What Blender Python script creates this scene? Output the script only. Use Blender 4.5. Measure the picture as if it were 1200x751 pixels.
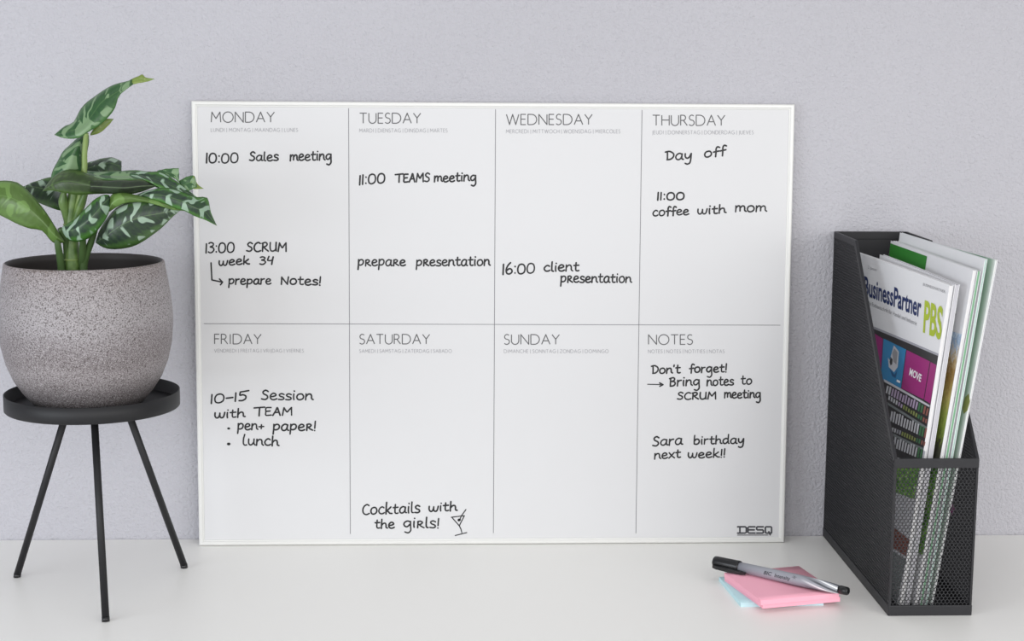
import bpy, bmesh, math, random
import numpy as np
from mathutils import Vector, Matrix
random.seed(4)
for o in list(bpy.data.objects): bpy.data.objects.remove(o)
scn = bpy.context.scene
COL = scn.collection
S = 0.001                                   # everything below is in millimetres, stored in metres

# ------------------------------------------------------------------ camera
FPX, PITCH, YAW, ROLL = 1868.6, .1516, .0401, .0064
CP = np.array([-80.2, -1607.2, 473.9])
_F = np.array([math.sin(YAW)*math.cos(PITCH), math.cos(YAW)*math.cos(PITCH), -math.sin(PITCH)])
_R0 = np.cross(_F, [0, 0, 1]); _R0 /= np.linalg.norm(_R0); _U0 = np.cross(_R0, _F)
_R = _R0*math.cos(ROLL)+_U0*math.sin(ROLL); _U = -_R0*math.sin(ROLL)+_U0*math.cos(ROLL)
cd = bpy.data.cameras.new('camera'); cam = bpy.data.objects.new('camera', cd); COL.objects.link(cam)
cd.sensor_width = 36; cd.lens = FPX/1200*36; cd.clip_start = .05; cd.clip_end = 50
cam.matrix_world = Matrix([[_R[i], _U[i], -_F[i], CP[i]*S] for i in range(3)]+[[0, 0, 0, 1]])
scn.camera = cam

# ------------------------------------------------------------------ world, lights, exposure
w = bpy.data.worlds.new('world'); scn.world = w; w.use_nodes = True
w.node_tree.nodes['Background'].inputs[0].default_value = (.96, .97, 1, 1)
w.node_tree.nodes['Background'].inputs[1].default_value = .38
def area(name, loc, target, size, power, colr):
    l = bpy.data.lights.new(name, 'AREA'); l.shape = 'RECTANGLE'; l.size, l.size_y = size; l.energy = power; l.color = colr
    o = bpy.data.objects.new(name, l); COL.objects.link(o); o.location = loc
    o.rotation_euler = (Vector(target)-Vector(loc)).to_track_quat('-Z', 'Y').to_euler()
area('low_fill_right', (1.35, -1.35, .42), (.75, -.1, .0), (1.1, .7), 8.5, (1, .985, .97))  # unseen fill added close in to lift the lower right wall and desk
area('low_fill_left', (-1.3, -1.15, .34), (-.7, -.05, .0), (1.0, .6), 10, (.88, .93, 1))  # cool fill added near desk level to brighten the lower left wall
area('room_softbox', (.25, -2.6, .75), (.25, 0, -.2), (2.8, 1.3), 33, (1, .99, .985))
area('overhead_fill', (0, -.8, 1.5), (0, -.5, 0), (1.8, .6), 3.2, (1, .995, .98))  # unseen overhead fill, added to keep the desk top bright
vs = scn.view_settings
vs.view_transform = 'Standard'; vs.look = 'None'; vs.gamma = 1; vs.exposure = -0.02; vs.use_curve_mapping = False

# ------------------------------------------------------------------ pixel helpers (1200 x 751 photograph)
def at(px, py, ax, val):
    d = _F*FPX+_R*(px-600)-_U*(py-375.5)
    return CP+(val-CP[ax])/d[ax]*d
def proj(P):
    d = np.asarray(P, float)-CP; z = d@_F
    return 600+FPX*(d@_R)/z, 375.5-FPX*(d@_U)/z

# ------------------------------------------------------------------ materials
def lin(c):
    return tuple(((x/255)/12.92 if x/255 <= .04045 else ((x/255+.055)/1.055)**2.4) for x in c)+(1,)
def mat(name, rgb, rough=.5, metal=0., spec=.5, coat=0.):
    m = bpy.data.materials.new(name); m.use_nodes = True
    b = m.node_tree.nodes['Principled BSDF']
    b.inputs['Base Color'].default_value = lin(rgb); b.inputs['Roughness'].default_value = rough
    b.inputs['Metallic'].default_value = metal; b.inputs['Specular IOR Level'].default_value = spec
    b.inputs['Coat Weight'].default_value = coat
    return m
def N(m, t, **k):
    n = m.node_tree.nodes.new(t)
    for a, v in k.items(): setattr(n, a, v)
    return n
def L(m, a, b): m.node_tree.links.new(a, b)
def noise(m, vec, scale, detail=3, rough=.5, dist=0.):
    n = N(m, 'ShaderNodeTexNoise'); n.inputs['Scale'].default_value = scale; n.inputs['Detail'].default_value = detail
    n.inputs['Roughness'].default_value = rough; n.inputs['Distortion'].default_value = dist
    if vec is not None: L(m, vec, n.inputs['Vector'])
    return n.outputs['Fac']
def ramp(m, fac, stops, interp='LINEAR'):
    r = N(m, 'ShaderNodeValToRGB'); r.color_ramp.interpolation = interp
    while len(r.color_ramp.elements) < len(stops): r.color_ramp.elements.new(.5)
    for e, (p, c) in zip(r.color_ramp.elements, stops):
        e.position = p; e.color = lin(c) if len(c) == 3 else c
    L(m, fac, r.inputs[0]); return r.outputs[0]
def bump(m, h, strength, dist):
    b = N(m, 'ShaderNodeBump'); b.inputs['Strength'].default_value = strength; b.inputs['Distance'].default_value = dist
    L(m, h, b.inputs['Height']); L(m, b.outputs[0], m.node_tree.nodes['Principled BSDF'].inputs['Normal'])
def objco(m): return N(m, 'ShaderNodeTexCoord').outputs['Object']
def math_(m, op, a, b=None, c=None):
    n = N(m, 'ShaderNodeMath', operation=op)
    for i, x in enumerate((a, b, c)):
        if x is None: continue
        if isinstance(x, (int, float)): n.inputs[i].default_value = x
        else: L(m, x, n.inputs[i])
    return n.outputs[0]
def mixc(m, fac, a, b):
    n = N(m, 'ShaderNodeMix', data_type='RGBA')
    if isinstance(fac, (int, float)): n.inputs[0].default_value = fac
    else: L(m, fac, n.inputs[0])
    for i, x in ((6, a), (7, b)):
        if isinstance(x, tuple): n.inputs[i].default_value = lin(x)
        else: L(m, x, n.inputs[i])
    return n.outputs[2]
def base(m, c): L(m, c, m.node_tree.nodes['Principled BSDF'].inputs['Base Color'])

M = {}
M['wall'] = mat('textured_wall_paint', (200, 200, 208), .75, spec=.3)
v = objco(M['wall'])
h1 = noise(M['wall'], v, 330, 2, .5, .1); h2 = noise(M['wall'], v, 800, 2, .5)
base(M['wall'], ramp(M['wall'], noise(M['wall'], v, 3, 2), [(.3, (188, 187, 193)), (.7, (192, 191, 197))]))
bump(M['wall'], math_(M['wall'], 'MULTIPLY_ADD', h2, .35, h1), 1., .0021)
M['desk'] = mat('white_laminate', (226, 225, 223), .38, spec=.4)
v = objco(M['desk'])
sp = math_(M['desk'], 'GREATER_THAN', noise(M['desk'], v, 260, 1), .80)
base(M['desk'], mixc(M['desk'], math_(M['desk'], 'MULTIPLY', sp, .3), (247, 246, 242), (222, 220, 217)))
bump(M['desk'], noise(M['desk'], v, 900, 2), .1, .0002)
M['floor'] = mat('grey_floor', (150, 148, 146), .7)
M['board'] = mat('enamel_white', (211, 211, 212), .25, spec=.3)
M['alu'] = mat('white_aluminium', (221, 221, 218), .42, .15)
M['ink'] = mat('black_marker_ink', (16, 16, 20), .5)
M['print_dark'] = mat('heading_print', (84, 84, 86), .5)
M['print_grey'] = mat('small_print', (160, 160, 164), .5)
M['print_line'] = mat('grid_print', (120, 120, 124), .5)
M['logo'] = mat('logo_print', (58, 58, 64), .5)
M['black_metal'] = mat('black_powder_coat', (40, 40, 43), .5, spec=.35)
v = objco(M['black_metal']); bump(M['black_metal'], noise(M['black_metal'], v, 1800, 2), .15, .0002)
M['stand'] = mat('matt_black_steel', (30, 30, 32), .5, spec=.35)
v = objco(M['stand']); bump(M['stand'], noise(M['stand'], v, 1500, 2), .12, .0002)
M['pot'] = mat('speckled_stoneware', (140, 132, 130), .55, spec=.4)
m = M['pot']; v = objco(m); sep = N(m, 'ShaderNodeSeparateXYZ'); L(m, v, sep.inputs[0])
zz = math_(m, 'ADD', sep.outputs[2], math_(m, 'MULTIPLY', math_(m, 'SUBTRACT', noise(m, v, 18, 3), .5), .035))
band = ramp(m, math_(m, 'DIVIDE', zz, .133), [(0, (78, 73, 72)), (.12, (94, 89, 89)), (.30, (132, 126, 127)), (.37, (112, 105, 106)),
    (.48, (122, 116, 118)), (.60, (150, 146, 148)), (.82, (146, 141, 142)), (.97, (134, 125, 124)), (1, (110, 98, 92))])  # glaze tones; the dark stops at the foot also have shading painted in
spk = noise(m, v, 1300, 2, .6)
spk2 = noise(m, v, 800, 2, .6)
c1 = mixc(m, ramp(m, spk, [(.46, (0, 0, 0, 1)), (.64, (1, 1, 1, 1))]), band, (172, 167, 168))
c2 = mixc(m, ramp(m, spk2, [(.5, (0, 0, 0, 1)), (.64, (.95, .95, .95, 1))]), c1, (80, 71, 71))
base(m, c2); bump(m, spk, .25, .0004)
M['pot_in'] = mat('dark_glazed_inside', (58, 54, 53), .55)
M['soil'] = mat('potting_soil', (46, 38, 32), .95)
m = M['soil']; v = objco(m); base(m, ramp(m, noise(m, v, 300, 4), [(.35, (28, 24, 22)), (.65, (70, 58, 48))])); bump(m, noise(m, v, 200, 4), 1, .004)
M['pink'] = mat('pink_paper', (246, 176, 194), .8); M['blue'] = mat('pale_blue_paper', (196, 228, 234), .8)
for k, c in (('pink', (240, 166, 186)), ('blue', (178, 222, 232))):
    m = M[k]; v = objco(m); sep = N(m, 'ShaderNodeSeparateXYZ'); L(m, v, sep.inputs[0])
    bump(m, noise(m, math_(m, 'MULTIPLY', sep.outputs[2], 4000.), 1, 2), .25, .0002)
M['paper'] = mat('white_coated_paper', (232, 232, 234), .38)
M['pages'] = mat('page_edges', (222, 221, 221), .8)
M['pages_grey'] = mat('page_edges_grey', (190, 189, 194), .8)
M['pages_rose'] = mat('page_edges_rose', (222, 206, 203), .8)
M['mint'] = mat('mint_page_edges', (176, 206, 194), .7)
M['pages_green'] = mat('green_page_edges', (120, 168, 132), .7)
def flat(key, rgb, rough=.4): M[key] = mat('print_'+key, rgb, rough)
flat('navy', (32, 48, 98)); flat('lime', (172, 192, 34)); flat('cv_grey', (150, 150, 154)); flat('cv_black', (38, 38, 38))
flat('magenta', (158, 46, 120)); flat('magenta_dark', (98, 32, 82)); flat('cyan', (54, 132, 182)); flat('cyan_dark', (34, 86, 132)); flat('greenprint', (44, 128, 40)); flat('white', (238, 238, 238))
flat('lilac', (176, 158, 184)); flat('green', (44, 100, 48)); flat('leafgreen', (72, 122, 82)); flat('red', (150, 96, 84)); flat('steel', (166, 166, 174)); flat('brown', (122, 72, 62)); flat('darkpic', (52, 50, 52)); flat('silverpic', (200, 200, 204)); flat('shelf', (122, 128, 128)); flat('yellowgreen', (142, 152, 84))
M['tree_photo'] = mat('printed_tree_photo', (150, 150, 60), .4)
m = M['tree_photo']; uv = N(m, 'ShaderNodeUVMap', uv_map='norm').outputs[0]; sep = N(m, 'ShaderNodeSeparateXYZ'); L(m, uv, sep.inputs[0])
nz = noise(m, uv, 22, 6, .8)
t = math_(m, 'MULTIPLY_ADD', math_(m, 'SUBTRACT', nz, .5), .75, sep.outputs[1])
base(m, ramp(m, t, [(0, (84, 84, 74)), (.14, (78, 78, 62)), (.2, (130, 150, 70)), (.38, (158, 172, 82)), (.5, (190, 176, 110)), (.68, (156, 118, 60)), (.8, (200, 180, 140)), (.88, (214, 216, 222)), (.95, (128, 168, 206)), (1, (206, 220, 234))]))
M['foliage_photo'] = mat('printed_foliage_photo', (90, 140, 60), .4)
m = M['foliage_photo']; uv = N(m, 'ShaderNodeUVMap', uv_map='norm').outputs[0]
base(m, ramp(m, noise(m, uv, 9, 4, .6), [(.3, (40, 84, 34)), (.5, (88, 142, 52)), (.62, (150, 190, 96)), (.72, (218, 226, 214))]))
M['mint_cover'] = mat('mint_gradient_cover', (190, 214, 200), .4)
m = M['mint_cover']; uv = N(m, 'ShaderNodeUVMap', uv_map='norm').outputs[0]; sep = N(m, 'ShaderNodeSeparateXYZ'); L(m, uv, sep.inputs[0])
base(m, ramp(m, sep.outputs[0], [(.0, (150, 184, 162)), (.90, (136, 176, 150)), (.955, (176, 204, 184)), (1, (236, 242, 238))]))
# marker
M['cap'] = mat('black_plastic', (22, 22, 24), .32, spec=.5)
M['barrel'] = mat('silver_barrel', (150, 152, 160), .36)
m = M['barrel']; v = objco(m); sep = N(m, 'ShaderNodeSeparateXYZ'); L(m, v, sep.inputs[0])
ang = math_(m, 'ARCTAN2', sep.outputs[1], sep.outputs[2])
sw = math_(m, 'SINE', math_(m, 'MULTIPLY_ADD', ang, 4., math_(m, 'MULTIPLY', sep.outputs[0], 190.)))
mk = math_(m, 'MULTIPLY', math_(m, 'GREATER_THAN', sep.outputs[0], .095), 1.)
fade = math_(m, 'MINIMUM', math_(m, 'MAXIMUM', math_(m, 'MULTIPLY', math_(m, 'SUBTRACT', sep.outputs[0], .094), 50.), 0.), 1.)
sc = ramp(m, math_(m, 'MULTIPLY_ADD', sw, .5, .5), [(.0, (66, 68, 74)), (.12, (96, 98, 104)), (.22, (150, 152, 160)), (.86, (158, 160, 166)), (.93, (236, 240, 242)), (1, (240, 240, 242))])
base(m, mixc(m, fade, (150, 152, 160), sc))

def leaf_mat(name, dark, green, silver, thr, scale, rim=.62, seed=0., rimw=.3):
    m = mat(name, green, .38, spec=.45)
    uvn = N(m, 'ShaderNodeUVMap', uv_map='norm').outputs[0]; uvm = N(m, 'ShaderNodeUVMap', uv_map='mm').outputs[0]
    s = N(m, 'ShaderNodeSeparateXYZ'); L(m, uvm, s.inputs[0]); sn = N(m, 'ShaderNodeSeparateXYZ'); L(m, uvn, sn.inputs[0])
    ac = math_(m, 'ABSOLUTE', s.outputs[0]); an = math_(m, 'ABSOLUTE', math_(m, 'MULTIPLY_ADD', sn.outputs[0], 2., -1.))
    al = math_(m, 'SUBTRACT', s.outputs[1], math_(m, 'MULTIPLY', ac, .45))
    cb = N(m, 'ShaderNodeCombineXYZ'); L(m, math_(m, 'MULTIPLY', s.outputs[0], .6), cb.inputs[0]); L(m, al, cb.inputs[1]); cb.inputs[2].default_value = seed
    nz = noise(m, cb.outputs[0], scale, 1.6, .4, .7)
    nz2 = noise(m, cb.outputs[0], scale*3, 2)
    rimf = math_(m, 'MINIMUM', math_(m, 'MAXIMUM', math_(m, 'DIVIDE', math_(m, 'SUBTRACT', math_(m, 'ADD', an, math_(m, 'MULTIPLY', math_(m, 'SUBTRACT', nz2, .5), .3)), rim), rimw), 0.), 1.)
    c = mixc(m, ramp(m, nz2, [(.3, (0, 0, 0, 1)), (.7, (.35, .35, .35, 1))]), dark, green)
    c = mixc(m, rimf, c, green)
    sil = math_(m, 'MULTIPLY', math_(m, 'MINIMUM', math_(m, 'MAXIMUM', math_(m, 'MULTIPLY', math_(m, 'SUBTRACT', nz, thr), 30.), 0.), 1.), math_(m, 'LESS_THAN', an, .9))
    c = mixc(m, sil, c, silver)
    mid = math_(m, 'LESS_THAN', ac, .45)
    c = mixc(m, math_(m, 'MULTIPLY', mid, .18), c, (136, 172, 110))
    base(m, c)
    wv = math_(m, 'SINE', math_(m, 'MULTIPLY', al, 1.3))
    bump(m, wv, .08, .0005)
    return m
M['leaf_dark'] = leaf_mat('variegated_dark_leaf', (36, 48, 44), (70, 104, 50), (146, 168, 148), .53, .085)
M['leaf_dark2'] = leaf_mat('variegated_dark_leaf_b', (36, 50, 46), (66, 112, 46), (144, 170, 148), .53, .095, seed=37., rim=.5)
M['leaf_top'] = leaf_mat('variegated_green_leaf', (42, 78, 46), (70, 112, 60), (116, 144, 106), .53, .11, seed=12.)
M['leaf_green'] = leaf_mat('plain_green_leaf', (76, 102, 46), (90, 122, 56), (102, 134, 68), .56, .1, seed=5.)
M['under'] = leaf_mat('leaf_underside', (46, 62, 36), (70, 96, 44), (70, 94, 48), .56, .08, seed=3.)
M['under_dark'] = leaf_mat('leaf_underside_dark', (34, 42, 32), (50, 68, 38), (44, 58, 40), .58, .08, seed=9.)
M['lime_leaf'] = leaf_mat('lime_leaf', (112, 132, 62), (126, 144, 68), (136, 150, 84), .6, .1, seed=2.)
M['stem'] = mat('green_stem', (104, 140, 70), .4)
m = M['stem']; v = objco(m); base(m, ramp(m, noise(m, v, 120, 3), [(.3, (74, 104, 48)), (.7, (112, 140, 76))]))
M['petiole'] = mat('green_petiole', (76, 102, 58), .42)
M['petiole_lime'] = mat('lime_petiole', (124, 146, 82), .42)

# ------------------------------------------------------------------ object helpers
def mk(name, verts, faces, mats, parent=None, smooth=False, mi=None, uvs=None, solid=0, solid_off=-1, solid_mat=0, solid_rim=0):
    me = bpy.data.meshes.new(name); me.from_pydata([tuple(float(a)*S for a in p) for p in verts], [], [tuple(int(i) for i in f) for f in faces])
    if not isinstance(mats, (list, tuple)): mats = [mats]
    for q in mats: me.materials.append(q)
    if smooth: me.polygons.foreach_set('use_smooth', [True]*len(me.polygons))
    if mi is not None: me.polygons.foreach_set('material_index', mi)
    if uvs:
        for k, arr in uvs.items():
            l = me.uv_layers.new(name=k)
            for lp in me.loops: l.data[lp.index].uv = arr[lp.vertex_index][:2]
    me.update()
    o = bpy.data.objects.new(name, me); COL.objects.link(o)
    if parent: o.parent = parent
    if solid:
        md = o.modifiers.new('thickness', 'SOLIDIFY'); md.thickness = solid*S; md.offset = solid_off
        md.material_offset = solid_mat; md.material_offset_rim = solid_rim
    return o
def empty(name, loc, label, cat, rot=(0, 0, 0), group=None):
    o = bpy.data.objects.new(name, None); COL.objects.link(o); o.empty_display_size = .02
    o.location = [a*S for a in loc]; o.rotation_euler = rot; o['label'] = label; o['category'] = cat
    if group: o['group'] = group
    return o
def tag(o, label, cat, group=None):
    o['label'] = label; o['category'] = cat
    if group: o['group'] = group
    return o
def box(name, lo, hi, m, parent=None, bev=0, seg=2):
    bm = bmesh.new(); bmesh.ops.create_cube(bm, size=1)
    for vv in bm.verts:
        vv.co = Vector([((lo[i]+hi[i])/2+vv.co[i]*(hi[i]-lo[i]))*S for i in range(3)])
    if bev: bmesh.ops.bevel(bm, geom=bm.edges[:], offset=bev*S, segments=seg, profile=.5, affect='EDGES')
    me = bpy.data.meshes.new(name); bm.to_mesh(me); bm.free(); me.materials.append(m)
    o = bpy.data.objects.new(name, me); COL.objects.link(o)
    if parent: o.parent = parent
    return o
def catmull(P, n=6, closed=False):
    P = np.array(P, float)
    if len(P) < 3: return P
    out = []
    K = len(P)
    for i in range(K-1):
        p0 = P[max(i-1, 0)]; p1 = P[i]; p2 = P[i+1]; p3 = P[min(i+2, K-1)]
        for k in range(n):
            t = k/n
            out.append(.5*((2*p1)+(-p0+p2)*t+(2*p0-5*p1+4*p2-p3)*t*t+(-p0+3*p1-3*p2+p3)*t**3))
    out.append(P[-1]); return np.array(out)
def resample(P, n):
    P = np.asarray(P, float); d = np.r_[0, np.cumsum(np.linalg.norm(np.diff(P, axis=0), axis=1))]
    return np.array([[np.interp(t, d, P[:, k]) for k in range(P.shape[1])] for t in np.linspace(0, d[-1], n)])
def tube(name, pts, radii, m, parent, seg=10, smooth_n=6):
    pts = np.array(pts, float); radii = np.array([radii]*len(pts) if np.isscalar(radii) else radii, float)
    Q = catmull(np.c_[pts, radii], smooth_n) if len(pts) > 2 else np.c_[pts, radii]
    V = []; Fc = []
    up = np.array([0, 1., .1])
    for i, q in enumerate(Q):
        t = Q[min(i+1, len(Q)-1), :3]-Q[max(i-1, 0), :3]; t /= np.linalg.norm(t)
        a = np.cross(t, up); a /= np.linalg.norm(a); b = np.cross(t, a)
        for k in range(seg):
            an = 2*math.pi*k/seg; V.append(q[:3]+q[3]*(a*math.cos(an)+b*math.sin(an)))
    for i in range(len(Q)-1):
        for k in range(seg): Fc.append((i*seg+k, i*seg+(k+1) % seg, (i+1)*seg+(k+1) % seg, (i+1)*seg+k))
    Fc.append(tuple(range(seg))[::-1]); Fc.append(tuple((len(Q)-1)*seg+k for k in range(seg)))
    o = mk(name, V, Fc, m, parent, True)
    return o
def lathe(name, prof, m, parent, seg=72, mi=None, smooth=True):
    V = []; Fc = []; MI = []
    for r, z in prof:
        for k in range(seg): V.append((r*math.cos(2*math.pi*k/seg), r*math.sin(2*math.pi*k/seg), z))
    for i in range(len(prof)-1):
        for k in range(seg):
            Fc.append((i*seg+k, i*seg+(k+1) % seg, (i+1)*seg+(k+1) % seg, (i+1)*seg+k)); MI.append(mi[i] if mi else 0)
    o = mk(name, V, Fc, m, parent, smooth, MI)
    bm = bmesh.new(); bm.from_mesh(o.data); bmesh.ops.remove_doubles(bm, verts=bm.verts, dist=1e-6); bmesh.ops.recalc_face_normals(bm, faces=bm.faces); bm.to_mesh(o.data); bm.free()
    return o

# ------------------------------------------------------------------ the setting
o = box('wall_back', (-2500, 0, -750), (2500, 60, 1900), M['wall']); o['kind'] = 'structure'
o = box('floor', (-2500, -2600, -790), (2500, 60, -750), M['floor']); o['kind'] = 'structure'
desk = empty('desk', (0, -400, -750), 'white laminate desk top against the grey wall, carrying the planner board and stand', 'desk')
box('desk_top', (-1100, -400, 720), (1000, 399, 750), M['desk'], desk, 1.2)
box('leg', (-1060, -360, 0), (-1030, 360, 720), M['desk'], desk, 1); box('leg', (930, -360, 0), (960, 360, 720), M['desk'], desk, 1)

# ------------------------------------------------------------------ planner board
LEAN = .0388
BX, BY, BW, BH = -334.05, -27.0, 600., 448.4
board = empty('weekly_planner_board', (BX+BW/2, BY, .5), 'large white weekly planner board with a thin aluminium frame leaning on the wall', 'whiteboard', (-LEAN, 0, 0))
cl, sl = math.cos(LEAN), math.sin(LEAN)
def bl(px, py, yl=0.):           # pixel -> board local (x, z)
    d = _F*FPX+_R*(px-600)-_U*(py-375.5); n = np.array([0, -cl, sl])
    p0 = np.array([BX+BW/2, BY, .5])-n*yl
    t = ((p0-CP)@n)/(d@n); P = CP+t*d-p0
    return P[0], P[1]*sl+P[2]*cl
box('writing_surface', (-BW/2+1.5, 1.6, 1.5), (BW/2-1.5, 8, BH-1.5), M['board'], board)
FRW = 5.6
def rail(p0, p1, inw):           # mitred frame rail with a stepped, rounded section
    p0 = np.array(p0, float); p1 = np.array(p1, float); d = (p1-p0)/np.linalg.norm(p1-p0); inw = np.array(inw, float)
    sec = [(0, 10), (0, 1.3), (.35, .45), (1.2, 0), (3.4, 0), (4.1, .35), (4.3, .9), (FRW-.3, 1.0), (FRW, 1.3), (FRW, 1.8), (FRW, 10)]
    V = []; Fc = []
    for s_, y in sec:
        for e, sg in ((p0, 1), (p1, -1)):
            q = e+inw*s_+d*s_*sg; V.append((q[0], y, q[1]))
    n = len(sec)
    for i in range(n-1): Fc.append((2*i, 2*i+1, 2*i+3, 2*i+2))
    Fc.append((2*(n-1), 2*(n-1)+1, 1, 0)); Fc.append(tuple(2*i for i in range(n))); Fc.append(tuple(2*i+1 for i in range(n))[::-1])
    o = mk('frame_rail', V, Fc, M['alu'], board)
    bm = bmesh.new(); bm.from_mesh(o.data); bmesh.ops.recalc_face_normals(bm, faces=bm.faces); bm.to_mesh(o.data); bm.free()
hb = BW/2
rail((-hb, 0), (hb, 0), (0, 1)); rail((-hb, BH), (hb, BH), (0, -1)); rail((-hb, 0), (-hb, BH), (1, 0)); rail((hb, 0), (hb, BH), (-1, 0))

class Ink:
    """flat printed or drawn lines gathered into one mesh lying on a surface"""
    def __init__(s, y): s.V = []; s.F = []; s.y = y; s.k = 0
    def stroke(s, P, wd, caps=True):
        P = np.asarray(P, float); keep = [0]+[i for i in range(1, len(P)) if np.linalg.norm(P[i]-P[i-1]) > 1e-4]; P = P[keep]
        for i in range(1, len(P)-1):
            a = P[i]-P[i-1]; b = P[i+1]-P[i]
            if a@b < .6*np.linalg.norm(a)*np.linalg.norm(b):
                s.stroke(P[:i+1], wd, caps); s.stroke(P[i:], wd, caps)
                if not caps:
                    c = len(s.V); s.V += [(P[i][0]+wd/2*math.cos(q*math.pi/4), s.y-.05, P[i][1]+wd/2*math.sin(q*math.pi/4)) for q in range(8)]; s.F.append(tuple(range(c, c+8)))
                return
        s.k += 1; y = s.y-.004*(s.k % 12)
        if len(P) < 2: P = np.array([P[0], P[0]+[.2, 0]])
        T = np.gradient(P, axis=0); T /= np.linalg.norm(T, axis=1)[:, None]+1e-9
        Nn = np.c_[-T[:, 1], T[:, 0]]*wd/2; b = len(s.V)
        for p, n in zip(P, Nn): s.V += [(p[0]+n[0], y, p[1]+n[1]), (p[0]-n[0], y, p[1]-n[1])]
        for i in range(len(P)-1): s.F.append((b+2*i, b+2*i+1, b+2*i+3, b+2*i+2))
        if caps:
            for p in (P[0], P[-1]):
                c = len(s.V); s.V += [(p[0]+wd/2*math.cos(a*math.pi/4), y-.002, p[1]+wd/2*math.sin(a*math.pi/4)) for a in range(8)]
                s.F.append(tuple(range(c, c+8)))
    def done(s, name, m, parent, label=None):
        o = mk(name, s.V, s.F, m, parent)
        if label: o['label'] = label
        return o

# --- grid
for a, b in (((408.5, 127), (410.5, 625.5)), ((580.7, 128), (578.2, 624.5)), ((752.4, 129), (745.2, 625)), ((239, 379.2), (914.5, 381))):
    k = Ink(1.45); k.stroke([bl(*a, 1.45), bl(*b, 1.45)], .62, False); k.done('grid_line', M['print_line'], board)

# --- monoline capitals (units: cap height 10)
def arc(cx, cy, rx, ry, a0, a1, n=14):
    return [(cx+rx*math.cos(math.radians(a0+(a1-a0)*i/n)), cy+ry*math.sin(math.radians(a0+(a1-a0)*i/n))) for i in range(n+1)]
CAPS = {
 'A': (8.2, [[(0, 0), (4.1, 10), (8.2, 0)], [(1.5, 3.6), (6.7, 3.6)]]),
 'B': (5.6, [[(0, 0), (0, 10), (2.4, 10)]+arc(2.6, 7.7, 2.2, 2.3, 90, -90)+[(0, 5.4)], [(2.6, 5.4)]+arc(2.8, 2.7, 2.7, 2.7, 90, -90)+[(0, 0)]]),
 'C': (8, [arc(5, 5, 5, 5.1, 50, 310, 24)]),
 'D': (8.6, [[(0, 0), (0, 10), (3.2, 10)]+arc(3.4, 5, 5, 5, 90, -90, 20)+[(0, 0)]]),
 'E': (4.9, [[(4.9, 10), (0, 10), (0, 0), (4.9, 0)], [(0, 5.3), (4.4, 5.3)]]),
 'F': (4.7, [[(4.7, 10), (0, 10), (0, 0)], [(0, 5.3), (4.4, 5.3)]]),
 'G': (8.8, [arc(5, 5, 5, 5.1, 52, 320, 24)+[(8.8, 1.6), (8.8, 4.6), (5.6, 4.6)]]),
 'H': (7.2, [[(0, 0), (0, 10)], [(7.2, 0), (7.2, 10)], [(0, 5.3), (7.2, 5.3)]]),
 'I': (1.6, [[(.8, 0), (.8, 10)]]),
 'J': (1.6, [[(1.6, 10), (1.6, 0), (1.1, -1.8), (-.4, -2.4)]]),
 'K': (6.2, [[(0, 0), (0, 10)], [(5.6, 10), (.2, 5.1), (6.2, 0)]]),
 'L': (4.6, [[(0, 10), (0, 0), (4.6, 0)]]),
 'M': (9.2, [[(0, 0), (.7, 10), (4.6, 3.6), (8.5, 10), (9.2, 0)]]),
 'N': (7.8, [[(0, 0), (0, 10), (7.8, 0), (7.8, 10)]]),
 'O': (10, [arc(5, 5, 5, 5.15, 90, 450, 32)]),
 'P': (5.2, [[(0, 0), (0, 10), (2.3, 10)]+arc(2.5, 7.3, 2.7, 2.7, 90, -90)+[(0, 4.6)]]),
 'R': (6.2, [[(0, 0), (0, 10), (2.2, 10)]+arc(2.4, 7.5, 2.4, 2.5, 90, -90)+[(0, 5)], [(2.6, 5), (6.4, 0)]]),
 'S': (5, [[(4.6, 9.3)]+arc(2.7, 7.6, 2.4, 2.5, 60, 235, 12)+arc(2.3, 2.6, 2.7, 2.7, 55, -125, 14)+[(0, 1)]]),
 'T': (7, [[(0, 10), (7, 10)], [(3.5, 10), (3.5, 0)]]),
 'U': (7.2, [[(0, 10), (0, 3.6)]+arc(3.6, 3.6, 3.6, 3.7, 180, 360, 16)+[(7.2, 10)]]),
 'V': (7.8, [[(0, 10), (3.9, 0), (7.8, 10)]]),
 'W': (12, [[(0, 10), (3, 0), (6, 10), (9, 0), (12, 10)]]),
 'Y': (7.2, [[(0, 10), (3.6, 5.2), (7.2, 10)], [(3.6, 5.2), (3.6, 0)]]),
 'Z': (6.4, [[(0, 10), (6.4, 10), (0, 0), (6.4, 0)]]),
 '|': (0, [[(0, -1.5), (0, 10.5)]]), ' ': (1.2, [])}
def caps(ink, text, x0, x1, yt, yb, wd, gap=2.0):
    tot = 0
    for c in text: tot += CAPS[c][0]+gap
    tot -= gap; x = 0; k = (x1-x0)/tot
    for c in text:
        wv, st = CAPS[c]
        for s_ in st:
            ink.stroke([bl(x0+(x+p[0])*k, yb-(yb-yt)*p[1]/10, 1.45) for p in s_], wd, False)
        x += wv+gap
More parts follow.
